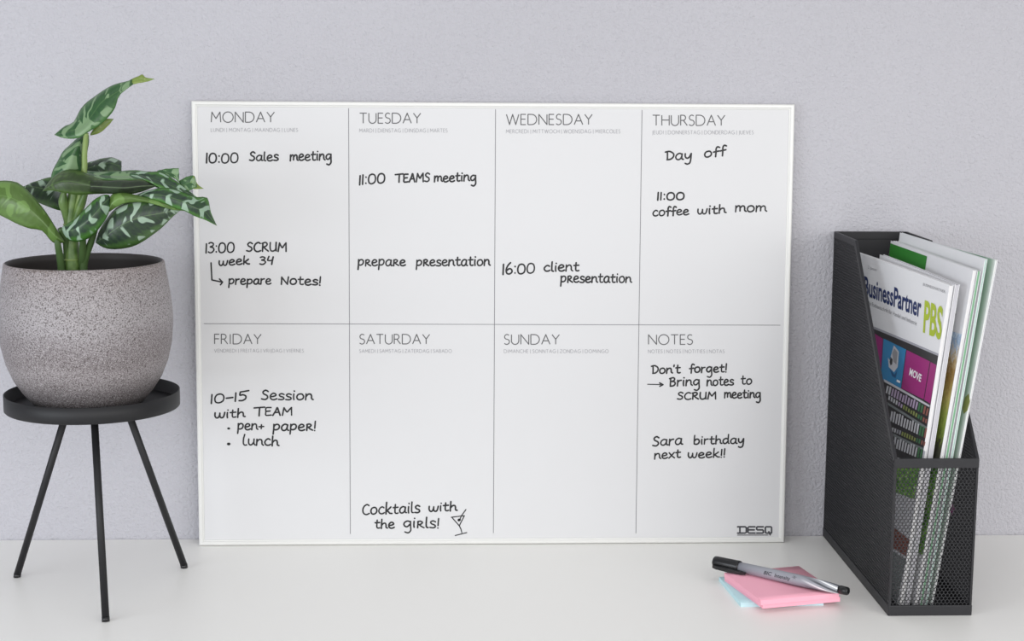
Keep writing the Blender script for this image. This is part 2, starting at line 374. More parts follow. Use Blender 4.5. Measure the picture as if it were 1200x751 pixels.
for t, x0, x1, yt, yb, sub, sx1, sy0, sy1 in (
    ('MONDAY', 247.5, 321.5, 131.3, 143.2, 'LUNDI | MONTAG | MAANDAG | LUNES', 349, 150.2, 154.3),
    ('TUESDAY', 421.5, 493, 132.6, 144.4, 'MARDI | DIENSTAG | DINSDAG | MARTES', 524.3, 150.8, 155),
    ('WEDNESDAY', 593.5, 694, 134, 146, 'MERCREDI | MITTWOCH | WOENSDAG | MIERCOLES', 726.8, 151.8, 156),
    ('THURSDAY', 764.8, 849.5, 135, 147, 'JEUDI | DONNERSTAG | DONDERDAG | JUEVES', 883, 153, 157.2),
    ('FRIDAY', 251.5, 306, 391.6, 403, 'VENDREDI | FREITAG | VRIJDAG | VIERNES', 355.8, 409, 412.8),
    ('SATURDAY', 421.5, 503.5, 391.8, 403, 'SAMEDI | SAMSTAG | ZATERDAG | SABADO', 529.3, 409.3, 413.2),
    ('SUNDAY', 591, 655.5, 392, 403.4, 'DIMANCHE | SONNTAG | ZONDAG | DOMINGO', 713, 409.5, 413.5),
    ('NOTES', 760, 811.5, 392.2, 403.5, 'NOTES | NOTES | NOTITIES | NOTAS', 848.8, 409.7, 413.6)):
    k = Ink(1.45); caps(k, t, x0, x1, yt, yb, .98); k.done('heading', M['print_dark'], board, 'printed grey heading reading '+t)
    k = Ink(1.45); caps(k, sub, x0-.3, sx1, sy0, sy1, .46, 3.0); k.done('subheading', M['print_grey'], board, 'small pale grey line of weekday names under '+t)
# --- logo (slab letters)
k = Ink(1.45)
def lg(pts, wd=1.75): k.stroke([bl(864+p[0]*4.06, 625.2-p[1], 1.45) for p in pts], wd)
lg([(.1, 8), (2.25, 8), (2.6, 7), (2.6, 1.6), (2.25, .6), (.1, .6)]); lg([(.75, 8), (.75, .6)])
lg([(5.1, 8), (3.35, 8), (3.1, 7.2), (3.1, 1.4), (3.35, .6), (5.1, .6)]); lg([(3.1, 4.4), (4.9, 4.4)])
lg([(7.5, 8), (5.8, 8), (5.6, 7.4), (5.6, 5), (5.8, 4.4), (7.3, 4.4), (7.5, 3.8), (7.5, 1.2), (7.3, .6), (5.6, .6)])
lg([(9.8, .6), (8.5, .6), (8.1, 1.2), (8.1, 7.4), (8.4, 8), (9.7, 8), (9.9, 7.4), (9.9, 1.2), (9.5, .6)]); lg([(9.1, 2.2), (9.5, -1.4)])
lg([(.1, -1.7), (8.9, -1.7)], .9)
k.done('logo', M['logo'], board, 'small dark slab lettered logo reading DESQ with an underline')

# --- handwriting: glyphs as smoothed pen strokes, x-height 10, capitals 14
H = {
 '0': (9, '5,14 2,13 .3,8 1,2 4,0 7.5,2 8.6,7 7.6,12 5,14 3,13.6'), '1': (1.5, '.8,14 .5,0'),
 '3': (7, '.5,13 3,14.2 6,12.6 5.4,9.6 2.2,8 5.4,7 7,4 5.2,.8 2.5,-.3 0,1'),
 '4': (8, '2.2,14 1.2,10 .8,7.2 4,6.6 7,7.6/7.6,13 6.6,6 6,0'), '5': (8, '1.6,14 1.2,9 4,9.3 6.6,7 6.6,3 4,.3 .6,.4/1.6,14 9.4,15'),
 '6': (8, '5.5,16 2.5,12 .6,6 1.6,1 4.6,0 7.4,2.6 6.6,6.4 4,7.4 1.4,5'),
 ':': (2, '1,10.5 1.1,10/1,1.6 1.1,1.2'), '-': (6, '0,6.5 6,6.8'), '!': (2, '1.4,15 .9,4/.8,.3 .9,.1'), '+': (7, '0,5.2 7,5.6/3.6,8.6 3.4,2'),
 "'": (1.5, '.8,14 .4,11.5'), ' ': (7, ''),
 'a': (9, '7.6,8.6 4.6,10 1.4,7.8 .2,4 1.6,.8 4.2,.4 6.6,3 7.8,8.8/7.8,9.2 7.4,3.6 8,1 9.4,.6'),
 'b': (8.5, '1,16 .6,8 .6,.6/.6,5.2 3,9 6.4,8.8 7.8,5.4 6.6,1.6 3.6,0 .6,1'),
 'c': (7.5, '7,8.6 4.4,10 1.4,7.6 .3,4 2,.8 5,.2 7.6,1.6'),
 'd': (9, '7,8 4.4,9.4 1.2,7.4 .2,3.6 1.8,.4 4.4,.6 7,4/7.8,16.5 7.4,8 7.8,1.4 9,.4'),
 'e': (8, '.8,4.8 4.4,5.4 6.9,7 6,9.4 3.4,10 1,7.6 .3,3.8 2,.6 5,.1 8,1.6'),
 'f': (6, '7,14.6 4.6,16 3,13 2.9,6 2.6,-.6/0,7.6 6.4,8.6'),
 'g': (9, '7.4,9 4.4,10.2 1.2,8 .3,4.4 2,1.4 4.6,1.6 7.4,5.6/7.8,9.8 8,2 8.2,-4.6 5.4,-8.4 1.6,-7.2'),
 'h': (8.6, '.8,16 .5,8 .4,0/.5,5 3,8.8 5.8,9 6.8,6 7,2 9,.8'),
 'i': (2.5, '1,9.4 .8,4 1.2,.4/1.4,14 1.6,13.7'), 'k': (8, '1,16 .6,8 .5,0/6.8,9.4 3.4,6 .8,4.6 3.6,3 5.6,.8 8.4,.4'),
 'l': (3, '1,16 .7,8 1,1.6 3,.4'), 'm': (12, '.4,9.6 .4,4 .2,0/.4,5.4 2.4,9 4.4,9.4 5.4,7 5.4,1.4/5.4,6 7.6,9 9.6,9.2 10.8,7 11,2.4 12.6,.6'),
 'n': (8.6, '.6,9.6 .4,4 .2,0/.4,5.2 3,9 5.8,9.2 7,6.6 7.2,2.4 9,.5'),
 'o': (8.5, '4.6,9.8 1.6,8.6 .2,4.6 1.6,.8 4.6,.2 7.4,2.4 8,6 6.4,9.2 4.2,9.8'),
 'p': (8.5, '.8,9.8 .8,3 .2,-6/.8,6 3,9.4 6.2,9.6 7.8,6.8 6.8,2.8 3.8,1 1,1.6'),
 'r': (6, '.6,9.8 .5,4 .3,0/.5,5.6 2.6,8.8 5.6,9.6'), 's': (6.6, '6.4,9 3.6,10.4 1,8.6 2,6 5.4,4.4 6.4,2 4.2,.2 .2,.6'),
 't': (6.6, '2.8,14 2.4,6 2.8,1.4 5,.4 6.6,1/0,9.4 6.4,9.8'), 'u': (8.6, '.6,9.6 .5,4 2,.8 4.6,1 7,4.6/7.4,9.8 7.3,3.4 8.8,.6'),
 'v': (7, '0,9.6 3,.6 6.8,9.8'), 'w': (12, '.4,9.6 .4,4 2.2,.6 4.6,1.6 6,6.4/6,8.6 6.2,3 8,.4 10.4,2 11.8,9.4'),
 'x': (8, '.4,9.6 4,4.4 8,.4/7.6,9.8 4,5 .2,.2'), 'y': (8.4, '.6,9.6 .8,4.6 3,2 5.6,4 7.4,9/7.8,9.8 7.4,1 6.4,-5.4 3.4,-7.6 .8,-6.2'),
 'C': (9, '8.4,13 5.6,14.6 2,12 .3,7 1.4,2 5,-.2 9,1.4'), 'D': (9.5, '1.4,13.6 1.6,6 1.6,.4/-1,12.6 4,13.6 8.6,10 8.8,5 5.6,1 1.2,.2'),
 'E': (7, '6.6,13.4 .8,12.8 .6,6.6 .8,.6 7,.8/.6,7 5.6,7.6'), 'B': (8.6, '1.2,14 1,7 .8,0/-.4,13 4.6,14.6 6.8,12.2 5.2,9.2 1.4,7.8/1.4,7.8 6.2,7.6 7.6,4 5.4,.6 .8,-.2'),
 'A': (9, '0,0 3.2,8 5,14 6.8,7 8.6,0/1.8,5 7.6,5.6'), 'M': (11.5, '.4,0 1.2,7 2,13.6/2,13.6 4,9 6,6 8,9.4 10.8,13.8/10.8,13.8 11,6 11.2,0'),
 'N': (10, '.8,0 1,7 1,13.4/1,13.4 4.6,7 8.6,.4/8.6,.4 9,7 9.6,14'), 'S': (8, '7.6,12.6 4.6,14.6 1.6,12.2 2.4,9 6.2,6.4 7,3 4.2,.2 0,1.2'),
 'T': (9.5, '-2,13 4,13.6 10.5,14/4.6,13.6 4.3,7 4.2,0'), 'R': (8.6, '1.2,13 1,7 .8,0/0,12.6 4.6,14.2 7,11.6 5.4,8.2 1.4,6.6/2.6,7 5,3.6 8.8,.2'),
 'U': (9.4, '.8,13.4 .6,6 1.8,1 5,.2 8,2.6 8.6,7/8.8,13.6 8.6,7 9,.4'),
 'r2': (8, '1.2,9.8 1,5 .8,0/.6,9 3.6,10.4 6.2,8.6 4.6,6 1.4,5/2.6,5 5,2.4 8.2,.4'),
 'l2': (5, '2.2,17 .8,10 .8,3 2.6,.2 5,.8')}
def toks(t):
    out = []; i = 0
    while i < len(t):
        if t[i] == '^': out.append(t[i+1]+'2'); i += 2
        else: out.append(t[i]); i += 1
    return out
rj = random.Random(11)
def write(ink, text, x0, x1, yb0, yb1, xh, wd=1.62, slant=.02, gap=1.9):
    tk = toks(text); tot = sum(H[c][0]+gap for c in tk)-gap; k = (x1-x0)/tot; x = 0
    for c in tk:
        wv, st = H[c]; dy = rj.uniform(-.35, .35); sc_ = rj.uniform(.95, 1.06)
        if st:
            for s_ in st.split('/'):
                P = catmull([tuple(float(a) for a in q.split(',')) for q in s_.split()], 6)
                out = []
                for p in P:
                    X = x0+(x+p[0]+slant*p[1])*k; f_ = (X-x0)/(x1-x0)
                    out.append(bl(X, yb0+(yb1-yb0)*f_-(p[1]*sc_+dy)*xh/10, 1.4))
                ink.stroke(out, wd*rj.uniform(.92, 1.08))
        x += wv+gap
def drawn(ink, P, wd=1.5, smooth=False):
    ink.stroke([bl(a, b, 1.4) for a, b in (catmull(P) if smooth else P)], wd)
NOTES = [
 ('10:00 Sales meeting', [('10:00', 241.5, 279, 190.8, 190.8, 7.9), ('Sales', 292.5, 326, 188.5, 188.2, 6.7), ('meeting', 340, 388.5, 188.5, 187.2, 7)]),
 ('13:00 SCRUM Week 34', [('13:00', 241, 274.5, 296.3, 295.5, 8), ('SCRUM', 289, 335.5, 294.6, 294.4, 7.4), ('week', 256.5, 292, 311.3, 309.6, 6.3), ('34', 304.5, 320.3, 309.8, 309.8, 6.3)]),
 ('prepare Notes!', [('prepare', 268, 317.5, 333.2, 332.8, 6.2), ('Notes!', 329, 375.8, 333, 334.2, 6.4)]),
 ('11:00 TEAMS meeting', [('11:00', 421, 451, 216.5, 214.4, 7.6), ('TEAMS', 464.5, 503.5, 213.6, 212.8, 6.9), ('meeting', 509, 558, 213.2, 212, 6.9)]),
 ('prepare presentation', [('p^repa^re', 419.5, 475, 311.5, 311.3, 7), ('p^resentation', 487.8, 574, 311.5, 311.2, 7)]),
 ('16:00 client presentation', [('16:00', 589, 626.5, 321.5, 320, 8.1), ('client', 637.5, 678.3, 318, 317.6, 7.1), ('p^resentation', 657, 739.8, 330.8, 331.2, 7)]),
 ('Day off', [('Day', 780.5, 810.5, 187.4, 186.6, 7.3), ('off', 825.5, 850, 184.4, 181.8, 7)]),
 ('11:00 coffee with mom', [('11:00', 770.3, 801.8, 234.4, 233.8, 6.2), ('coffee', 765, 807, 253.2, 251.4, 6.4), ('with', 817.5, 850.5, 251.2, 249.6, 6.3), ('mom', 861.8, 897.8, 248.2, 247.8, 7.2)]),
 ('10-15 Session with TEAM', [('10-15', 247, 289.5, 473, 469, 7.1), ('Session', 306.5, 366.5, 468.4, 468.6, 7.2), ('with', 251.5, 286.8, 490.2, 488.4, 6.5), ('TEAM', 299.5, 342, 487.2, 486.4, 6.7)]),
 ('pen + paper!', [('pen+', 278.5, 309, 503.6, 503.4, 7.2), ('pape^r!', 320, 369.8, 504.4, 504.4, 7.2)]),
 ('lunch', [('^lunch', 284.5, 326.5, 521.4, 522.4, 7.4)]),
 ('Cocktails with the girls!', [('Cocktails', 424.8, 491.8, 603, 600.6, 8), ('with', 502.5, 535.3, 599.4, 598.4, 6.8), ('the', 439.5, 462, 619, 619, 7), ('gi^rls!', 473, 514.3, 617.6, 619, 7.6)]),
 ("Don't forget!", [("Don't", 764, 797, 437.8, 437, 6.4), ('forget!', 808, 851.5, 436.6, 436, 6.3)]),
 ('Bring notes to SCRUM meeting', [('Bring', 784.8, 820, 452.6, 451.6, 6.5), ('notes', 828.5, 859.5, 451.8, 451, 6.6), ('to', 868.5, 881, 450.4, 450, 6.6), ('SCRUM', 793.8, 838.8, 468, 467.4, 5.6), ('meeting', 849, 891.3, 466.4, 466.2, 6.3)]),
 ('Sara birthday next week!!', [('Sara', 765, 799.5, 522.5, 520.8, 7.2), ('birthday', 813, 871.8, 520.6, 519.6, 6.2), ('next', 767, 797.3, 537.8, 536.2, 6.5), ('week!!', 806.3, 849.6, 536.8, 535.6, 6.4)])]
for lab, words in NOTES:
    k = Ink(1.4)
    for wd_ in words: write(k, *wd_)
    k.done('handwriting', M['ink'], board, 'black handwritten marker note reading '+lab)
k = Ink(1.4); drawn(k, [(247.3, 308), (247.8, 318), (248.3, 328), (254, 329.2), (260.5, 330.6)]); drawn(k, [(257.2, 326.8), (260.8, 330.6), (258.3, 333.8)]); k.done('drawn_arrow', M['ink'], board, 'hand drawn angled arrow pointing at the note about prepare Notes')
k = Ink(1.4); drawn(k, [(759, 450.2), (776, 450.6)], 1); drawn(k, [(773, 448.6), (777, 450.7), (773.2, 452.6)]); k.done('drawn_arrow', M['ink'], board, 'hand drawn straight arrow before Bring notes')
for x, y, r in ((268, 502, 2.2), (268, 520.2, 2.9)):
    k = Ink(1.4); drawn(k, [(x-.5, y), (x+.5, y)], r); k.done('bullet_point', M['ink'], board)
k = Ink(1.4)
for P in ([(529, 606), (544.2, 604.2), (538.2, 616), (529.6, 606.2)], [(538.2, 616), (540.2, 620), (541.2, 624)], [(533.5, 627.4), (547, 624)], [(538.5, 609), (541, 604), (546, 597)]): drawn(k, P, 1.1)
drawn(k, [(537.6, 609.4), (538.6, 609)], 2.8); k.done('cocktail_drawing', M['ink'], board, 'small hand drawn cocktail glass with olive')

# ------------------------------------------------------------------ plant stand
SX, SY = -405.6, -162.
stand = empty('plant_stand', (SX, SY, 0), 'black metal plant stand with a round tray on three splayed legs', 'plant stand')
R_ = 78.2
lathe('tray', [(0, 176), (R_-1.2, 176), (R_-1.2, 187.4), (R_-.7, 187.9), (R_, 187.6), (R_, 173.6), (R_-.8, 172.8), (0, 172.8)], M['stand'], stand, 96, smooth=False)
tr = [c for c in stand.children if c.name.startswith('tray')][0]
for p in tr.data.polygons: p.use_smooth = abs(p.normal.z) < .3
for tip, top in (((20, 676.), (79, 480)), ((124, 728.), (110.5, 490)), ((216, 665.), (149, 480))):
    a = at(*tip, 2, 0.); b = at(*top, 2, 173.); a = a-[SX, SY, 0]; b = b-[SX, SY, 0]
    a[2] = 1.6
    d = (b-a)/np.linalg.norm(b-a)
    lg_ = tube('leg', [a, b-d*.2], 3.3, M['stand'], stand, 16)
    tube('rubber_foot', [a-d*1.5*0+[0, 0, -1.55], a+d*2.5], 3.5, M['cap'], lg_, 16)

# ------------------------------------------------------------------ potted plant
PX, PY = -408.6, -163.
PZ = 176.2
plant = empty('potted_plant', (PX, PY, PZ), 'variegated leafy green plant in a round speckled grey stoneware pot', 'potted plant')
prof = [(0, 0), (43, 0), (47, .8), (50.5, 4), (58, 13), (65.8, 25), (71.8, 40), (75.4, 56), (77, 74), (76.8, 84), (75.6, 98), (73.4, 112), (71.6, 122), (70.8, 128), (70.2, 130.3), (68.8, 130.9), (67.4, 129.8), (68.2, 124), (70.4, 108), (71.8, 84)]
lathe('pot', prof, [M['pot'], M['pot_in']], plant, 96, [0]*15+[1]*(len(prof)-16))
lathe('soil', [(0, 106), (30, 106.5), (55, 105.5), (70.6, 104), (70.6, 101), (0, 101)], M['soil'], plant, 64)
def pp(x, y, d):                 # pixel at depth d mm in front of the pot's axis -> plant local
    P = at(x, y, 1, PY-d); return P-[PX, PY, PZ]
def leaf(Lr, Mr, Rr, mats, bulge=0., n=22, label=None, extra=None, th=.5, amp=.5):
    V = []; Fc = []; un = []; um = []; MI = []
    patches = [(Lr, Mr, Rr, 0)]+(extra or [])
    for A, B, C, mi in patches:
        b0 = len(V)
        rails = [resample(catmull([pp(*q) for q in r], 6), n) for r in (A, B, C)]
        nc = 10; leng = np.r_[0, np.cumsum(np.linalg.norm(np.diff(rails[1], axis=0), axis=1))]
        for i in range(n):
            a, b, c = (r[i] for r in rails)
            for j in range(nc+1):
                t = j/nc
                if t < .5: s = t*2; p = a*(1-s)+b*s; e = math.sin(s*math.pi)
                else: s = (t-.5)*2; p = b*(1-s)+c*s; e = math.sin(s*math.pi)
                wloc = np.linalg.norm(a-c)
                p = p+np.array([0, -1, .35])*(bulge*e*min(wloc, 30)/10+amp*math.sin(i*.9+j*.25)*abs(t-.5)*2*min(1, wloc/15))
                V.append(p); un.append((t, i/(n-1)))
                sgn = -1 if t < .5 else 1
                um.append((sgn*np.linalg.norm((a if t < .5 else c)-b)*abs(t-.5)*2, leng[i]))
        for i in range(n-1):
            for j in range(nc):
                q = b0+i*(nc+1)+j; Fc.append((q, q+1, q+nc+2, q+nc+1)); MI.append(mi)
    o = mk('leaf', V, Fc, mats, plant, True, MI, {'norm': un, 'mm': um})
    # all leaf faces towards the light side are the top surface; thickness underneath
    md = o.modifiers.new('thickness', 'SOLIDIFY'); md.thickness = th*S; md.offset = 0
    if label: o['label'] = label
    return o
D = M
# top leaf, with lime tip and lime flap
leaf([(64, 158, 5), (76, 148, 5), (86, 143, 5), (97, 125, 3), (115, 110, 0), (135, 99, 0), (150, 95, 0), (156, 92, 0)],
     [(64, 158, 5), (80, 154, 12), (98, 148, 16), (108, 135, 16), (119, 120, 12), (134, 110, 8), (147, 102, 4), (156, 96, 2)],
     [(64, 158, 5), (76, 162, 14), (92, 162, 18), (104, 154, 20), (119, 145, 18), (133, 130, 14), (139, 113, 9), (148, 105, 5), (156, 99, 3)],
     [D['leaf_top'], D['lime_leaf']], .8, label='topmost upright leaf with a lime tip',
     extra=[([(155, 92.5, 0), (163, 89, 0), (167, 87.5, 0), (171, 91, 0), (181, 92.5, 0)], [(155, 95, 2), (164, 93, 2), (171, 93.5, 1), (181, 92.5, 0)], [(155, 99, 3), (165, 97, 3), (173, 95.5, 1), (181, 92.5, 0)], 1),
            ([(106, 157, 4), (112, 148, 4), (121, 140, 2), (133, 139.5, 0)], [(106, 158, 6), (115, 151, 5), (124, 144, 3), (133, 139.5, 0)], [(106, 158.5, 4), (116, 156, 4), (125, 149, 2), (133, 139.5, 0)], 1)])
# curled upright leaf below it
leaf([(96, 159, 4), (86, 166, 6), (74, 178, 8), (66, 192, 10), (60, 206, 12), (61, 214, 12)],
     [(99, 159, 6), (92, 168, 14), (84, 182, 18), (80, 194, 20), (76, 206, 20), (74, 216, 20)],
     [(104, 158, 4), (104, 168, 4), (102, 180, 4), (101, 192, 5), (100, 203, 6), (98, 216, 6)],
     [D['leaf_top']], .6, label='curled upright leaf clasping the stem')
# dark leaf behind on the right
leaf([(100, 192, -14), (112, 188, -16), (128, 184.5, -18), (138, 187, -18), (142.5, 189.5, -18)],
     [(100, 198, -8), (112, 195, -8), (128, 191, -8), (138, 194, -10), (142.5, 195, -12)],
     [(100, 206, -4), (112, 205, -4), (128, 204, -4), (138, 203, -6), (142.5, 203, -8)],
     [D['leaf_dark']], .4, label='short dark leaf behind the stem')
# leaf behind on the left
leaf([(75, 208, -8), (64, 207, -10), (50, 210, -14), (38, 214, -18), (27, 219, -22)],
     [(78, 228, -4), (66, 224, -4), (54, 222, -8), (40, 219, -14), (27, 219, -22)],
     [(80, 246, -6), (68, 246, -6), (54, 241, -8), (40, 234, -14), (27, 219, -22)],
     [D['leaf_dark']], .5, label='dark variegated leaf behind on the left')
# wide upper leaf seen from slightly below: underside
leaf([(50, 224, 26), (62, 208, 26), (74, 200, 24), (90, 199, 22), (104, 205, 22), (120, 210, 22), (145, 211, 20), (165, 210, 18), (184, 217, 16)],
     [(50, 224, 26), (62, 216, 34), (76, 212, 38), (92, 214, 36), (110, 218, 34), (130, 219, 32), (150, 219, 28), (168, 217, 22), (184, 217, 16)],
     [(50, 224, 26), (62, 223, 34), (76, 226, 36), (92, 228.5, 34), (110, 227, 30), (130, 227, 28), (150, 227.5, 24), (168, 224, 20), (184, 217.5, 16)],
     [D['under'], D['under_dark'], D['leaf_top']], .3, label='broad leaf held level across the plant, underside showing',
     extra=[([(96, 200, 10), (112, 201, 8), (130, 201, 6), (150, 201, 6), (168, 206, 8), (184, 215, 14)], [(98, 202, 15), (114, 205, 14), (132, 206, 12), (152, 206, 12), (168, 209, 12), (186, 219, 14)], [(100, 203.5, 22), (118, 209.8, 22), (136, 211, 21), (152, 210.8, 20), (168, 212, 18), (188, 222, 16)], 2),
            ([(106, 212, 30), (124, 212, 27), (146, 212, 24), (166, 212, 20), (182, 217, 17)], [(106, 218, 36.5), (124, 219, 34.5), (146, 220, 31.5), (166, 218, 25), (182, 217.5, 18)], [(106, 225, 33), (124, 226.5, 31.2), (146, 227, 27), (166, 224, 22), (182, 218, 18)], 1)])
# upper right leaf with turned-up tip
leaf([(140, 201, 0), (160, 199.5, 2), (176, 201.5, 4), (190, 202, 6), (206, 212, 8), (219, 222, 10), (231, 231.5, 12)],
     [(150, 204, 8), (166, 206, 10), (180, 210, 12), (196, 216, 14), (208, 221, 14), (220, 226, 14), (231, 231.5, 12)],
     [(160, 208, 14), (172, 212, 18), (184, 218, 20), (196, 223, 20), (208, 228, 20), (220, 231, 18), (231, 231.5, 12)],
     [D['leaf_dark2'], D['leaf_top'], D['lime_leaf']], .4, label='variegated leaf reaching right with turned-up edges',
     extra=[([(184, 200.5, 2), (194, 198, 2), (209.5, 197, 3)], [(190, 203, 5), (200, 203, 4), (210, 204, 4)], [(200, 207, 8), (206, 210, 8), (210, 214, 8)], 1),
            ([(209, 213, 4), (217, 208, 4), (227, 205.8, 4), (229.5, 212, 4)], [(213, 218, 8), (220, 215, 6), (226, 213, 6), (230.5, 217, 5)], [(220, 224, 10), (225, 222, 8), (228, 220, 8), (230.5, 220, 6)], 1),
            ([(227, 205.8, 4.5), (228.5, 210, 4.5), (232, 216.5, 3), (238.5, 221, 2)], [(225, 211, 5.5), (227.5, 215, 5.5), (232, 219, 4), (238.5, 221, 2)], [(223, 217, 6.5), (226, 221, 6.5), (232, 221.5, 5), (238.5, 221, 2)], 2)])
# long lower right leaf
leaf([(158, 229, 18), (172, 224, 20), (190, 220, 20), (205, 222, 18), (218, 227, 16), (231, 231, 14), (243, 232, 10), (247, 249, 8), (254, 264.5, 6)],
     [(158, 229.5, 20), (172, 228, 26), (190, 229, 28), (205, 233, 28), (218, 238, 26), (230, 244, 22), (240, 248, 16), (247, 256, 10), (254, 264.5, 6)],
     [(158, 230, 18), (172, 232, 26), (190, 237, 28), (205, 243.5, 28), (216, 247, 26), (228, 253, 20), (239, 257, 14), (247, 261, 10), (254, 264.5, 6)],
     [D['leaf_dark2']], .3, label='long pointed leaf crossing in front of the board edge')
# big hanging blade, front right
leaf([(112, 284, 22), (117, 270, 24), (126, 255, 26), (138, 243, 28), (156, 236, 28), (176, 236, 26), (196, 239, 22), (213, 245, 18)],
     [(112, 284, 22), (124, 277, 32), (136, 268, 36), (150, 260, 38), (166, 254, 36), (182, 251, 32), (198, 248, 26), (213, 245, 18)],
     [(112, 284, 22), (122, 290, 26), (136, 292, 28), (154, 289, 28), (172, 280, 26), (188, 268, 24), (200, 256, 22), (213, 245, 18)],
     [D['leaf_dark'], D['lime_leaf'], D['leaf_green']], .8, label='broad dark leaf with silver blotches hanging over the pot rim',
     extra=[([(128, 247, 30), (127, 236, 30), (131, 228, 30), (141, 225.5, 28), (156, 228, 28), (172, 232, 28), (190, 236, 26), (205, 240, 24), (221, 247, 20)],
             [(128, 247, 33), (130, 240, 36), (138, 233, 36), (148, 231, 34), (160, 233, 33), (174, 236, 31), (190, 240, 28), (205, 244, 25), (221, 247, 20)],
             [(128, 248, 31), (134, 244, 33), (144, 239, 33), (154, 237, 32), (164, 236.5, 31), (176, 238, 30), (190, 242, 28), (205, 246, 25), (221, 247, 20)], 2)])
# front left smaller leaf
leaf([(73, 266, 34), (80, 262, 36), (92, 253, 38), (104, 240, 38), (114, 232, 36), (122, 228, 34), (128, 229, 32)],
     [(73, 269, 38), (84, 270, 44), (96, 264, 48), (108, 254, 48), (117, 244, 44), (124, 236, 38), (129, 232, 32)],
     [(74, 272, 34), (80, 281, 38), (94, 283, 42), (108, 276, 42), (119, 264, 40), (127, 250, 36), (130, 238, 32)],
     [D['leaf_dark2']], .6, label='small silver blotched leaf in front of the stem')
# large plain leaf, left
leaf([(76, 284, 20), (66, 268, 22), (54, 249, 22), (42, 234, 20), (30, 221, 18), (18, 213, 16), (0, 212, 14), (-16, 216, 10), (-34, 232, 4)],
     [(76, 284, 22), (64, 276, 26), (52, 262, 30), (40, 250, 32), (28, 240, 32), (14, 232, 30), (0, 229, 26), (-16, 229, 16), (-34, 232, 4)],
     [(76, 284, 20), (62, 284, 22), (50, 270.5, 26), (36, 268, 28), (22, 263, 28), (8, 256, 26), (-6, 249, 22), (-20, 241, 14), (-34, 232, 4)],
     [D['leaf_green']], .5, label='large plain green leaf reaching out of frame on the left')
# stems
zs = 104
def soilpt(x, y, dy=0): P = at(x, y, 2, PZ+zs); return P-[PX, PY, PZ]
def down(x, d, xs, ys, z=zs):    # follow the stem down to the soil at local z
    a = pp(xs[-1], ys[-1], d); b = pp(x, 330, d); t = (a[2]-z)/(a[2]-b[2]); return a+(b-a)*t
tube('stem', [pp(88, 222, 6), pp(84, 245, 6), pp(83, 268, 6), pp(84, 290, 6), down(85, 6, [84], [290])], [5.2, 6, 6.4, 6.6, 7], M['stem'], plant, 14)
st = [c for c in plant.children if c.name.startswith('stem')][0]
for yy in (263, 304):
    P = pp(83.6, yy, 6); lathe('node', [(6.2, -1.1), (7.3, -.3), (7.3, .3), (6.2, 1.1)], M['petiole_lime'], st, 20).location = [a*S for a in P]
for pts, r in (
    ([(101, 156, 18), (100, 168, 16), (99, 182, 15), (99, 196, 14), (97, 214, 14), (92, 240, 12), (88, 262, 10)], [2.2, 2.4, 2.5, 2.6, 2.6, 2.8, 3]),
    ([(66, 276, 22), (68, 288, 20), (70, 300, 16), (72, 318, 12)], [2.6, 3, 3.2, 3.4]),
    ([(112, 266, 22), (108, 280, 18), (102, 296, 12), (98, 312, 8)], [2.6, 2.9, 3.2, 3.6]),
    ([(97, 276, 26), (97, 290, 18), (97, 304, 10), (96, 314, 4)], [2.8, 3.2, 3.5, 3.8]),
    ([(70, 268, 20), (76, 280, 14), (78, 294, 9), (78, 308, 7)], [2.2, 2.6, 3, 3.2]),
    ([(76, 222, 14), (74, 236, 12), (77, 250, 10), (80, 268, 8)], [1.4, 4.2, 3.6, 2.4]),
    ([(101, 224, 18), (95, 240, 14), (90, 254, 12), (86, 268, 10)], [2.2, 3.8, 3.2, 2.6])):
    P = [pp(*q) for q in pts]
    if pts[-1][1] > 300: P.append(P[-1]+(P[-1]-P[-2])/np.linalg.norm(P[-1]-P[-2])*0+np.array([0, 0, zs-P[-1][2]-1])); r = r+[r[-1]]
    tube('petiole', P, r, M['petiole_lime'] if pts[0][1] < 160 else M['petiole'] if pts[-1][1] > 300 else M['stem'], plant, 10)

# ------------------------------------------------------------------ mesh file holder
HX, HY, HW, HD, HBK, HFR, HTP = 312.6, -2.2, 74.2, 250.6, 320.4, 144., 27.
HTP = 84*.32
HTP = float(HY-at(1003, 280, 0, HX)[1])
holder = empty('magazine_holder', (HX, HY, 0), 'black wire mesh magazine holder with a sloping side, full of brochures, right of the board', 'file holder')
def mesh_sheet(origin, eu, ev, n, inside, W_, H_, pu=3.5, pv=2.75, rim=.38, th=1.0):
    origin, eu, ev, n = (np.array(a, float) for a in (origin, eu, ev, n))
    V = []; Fc = []
    # hexagon cell with a hexagonal opening
    ou = [(0, pv*.667), (pu/2, pv*.333), (pu/2, -pv*.333), (0, -pv*.667), (-pu/2, -pv*.333), (-pu/2, pv*.333)]
    kx = 1-2*rim/pu*1.35; kz = 1-rim/pv*1.5
    for r in range(int(H_/pv)+1):
        for c in range(int(W_/pu)+2):
            u = (c+.5*(r % 2))*pu; v_ = (r+.5)*pv
            if not inside(u, v_): continue
            b = len(V)
            for off in (-th/2, th/2):
                for (a, d) in ou: V.append(origin+eu*(u+a)+ev*(v_+d)+n*off)
                for (a, d) in ou: V.append(origin+eu*(u+a*kx)+ev*(v_+d*kz)+n*off)
            for i in range(6):
                j = (i+1) % 6
                Fc.append((b+i, b+j, b+6+j, b+6+i)); Fc.append((b+12+j, b+12+i, b+18+i, b+18+j)); Fc.append((b+6+i, b+6+j, b+18+j, b+18+i))
    o = mk('wire_mesh', V, Fc, M['black_metal'], holder); o['kind'] = 'stuff'; return o
slope = (HBK-HFR)/(HD-HTP)
def sidetop(d): return HBK if d < HTP else HBK-(d-HTP)*slope
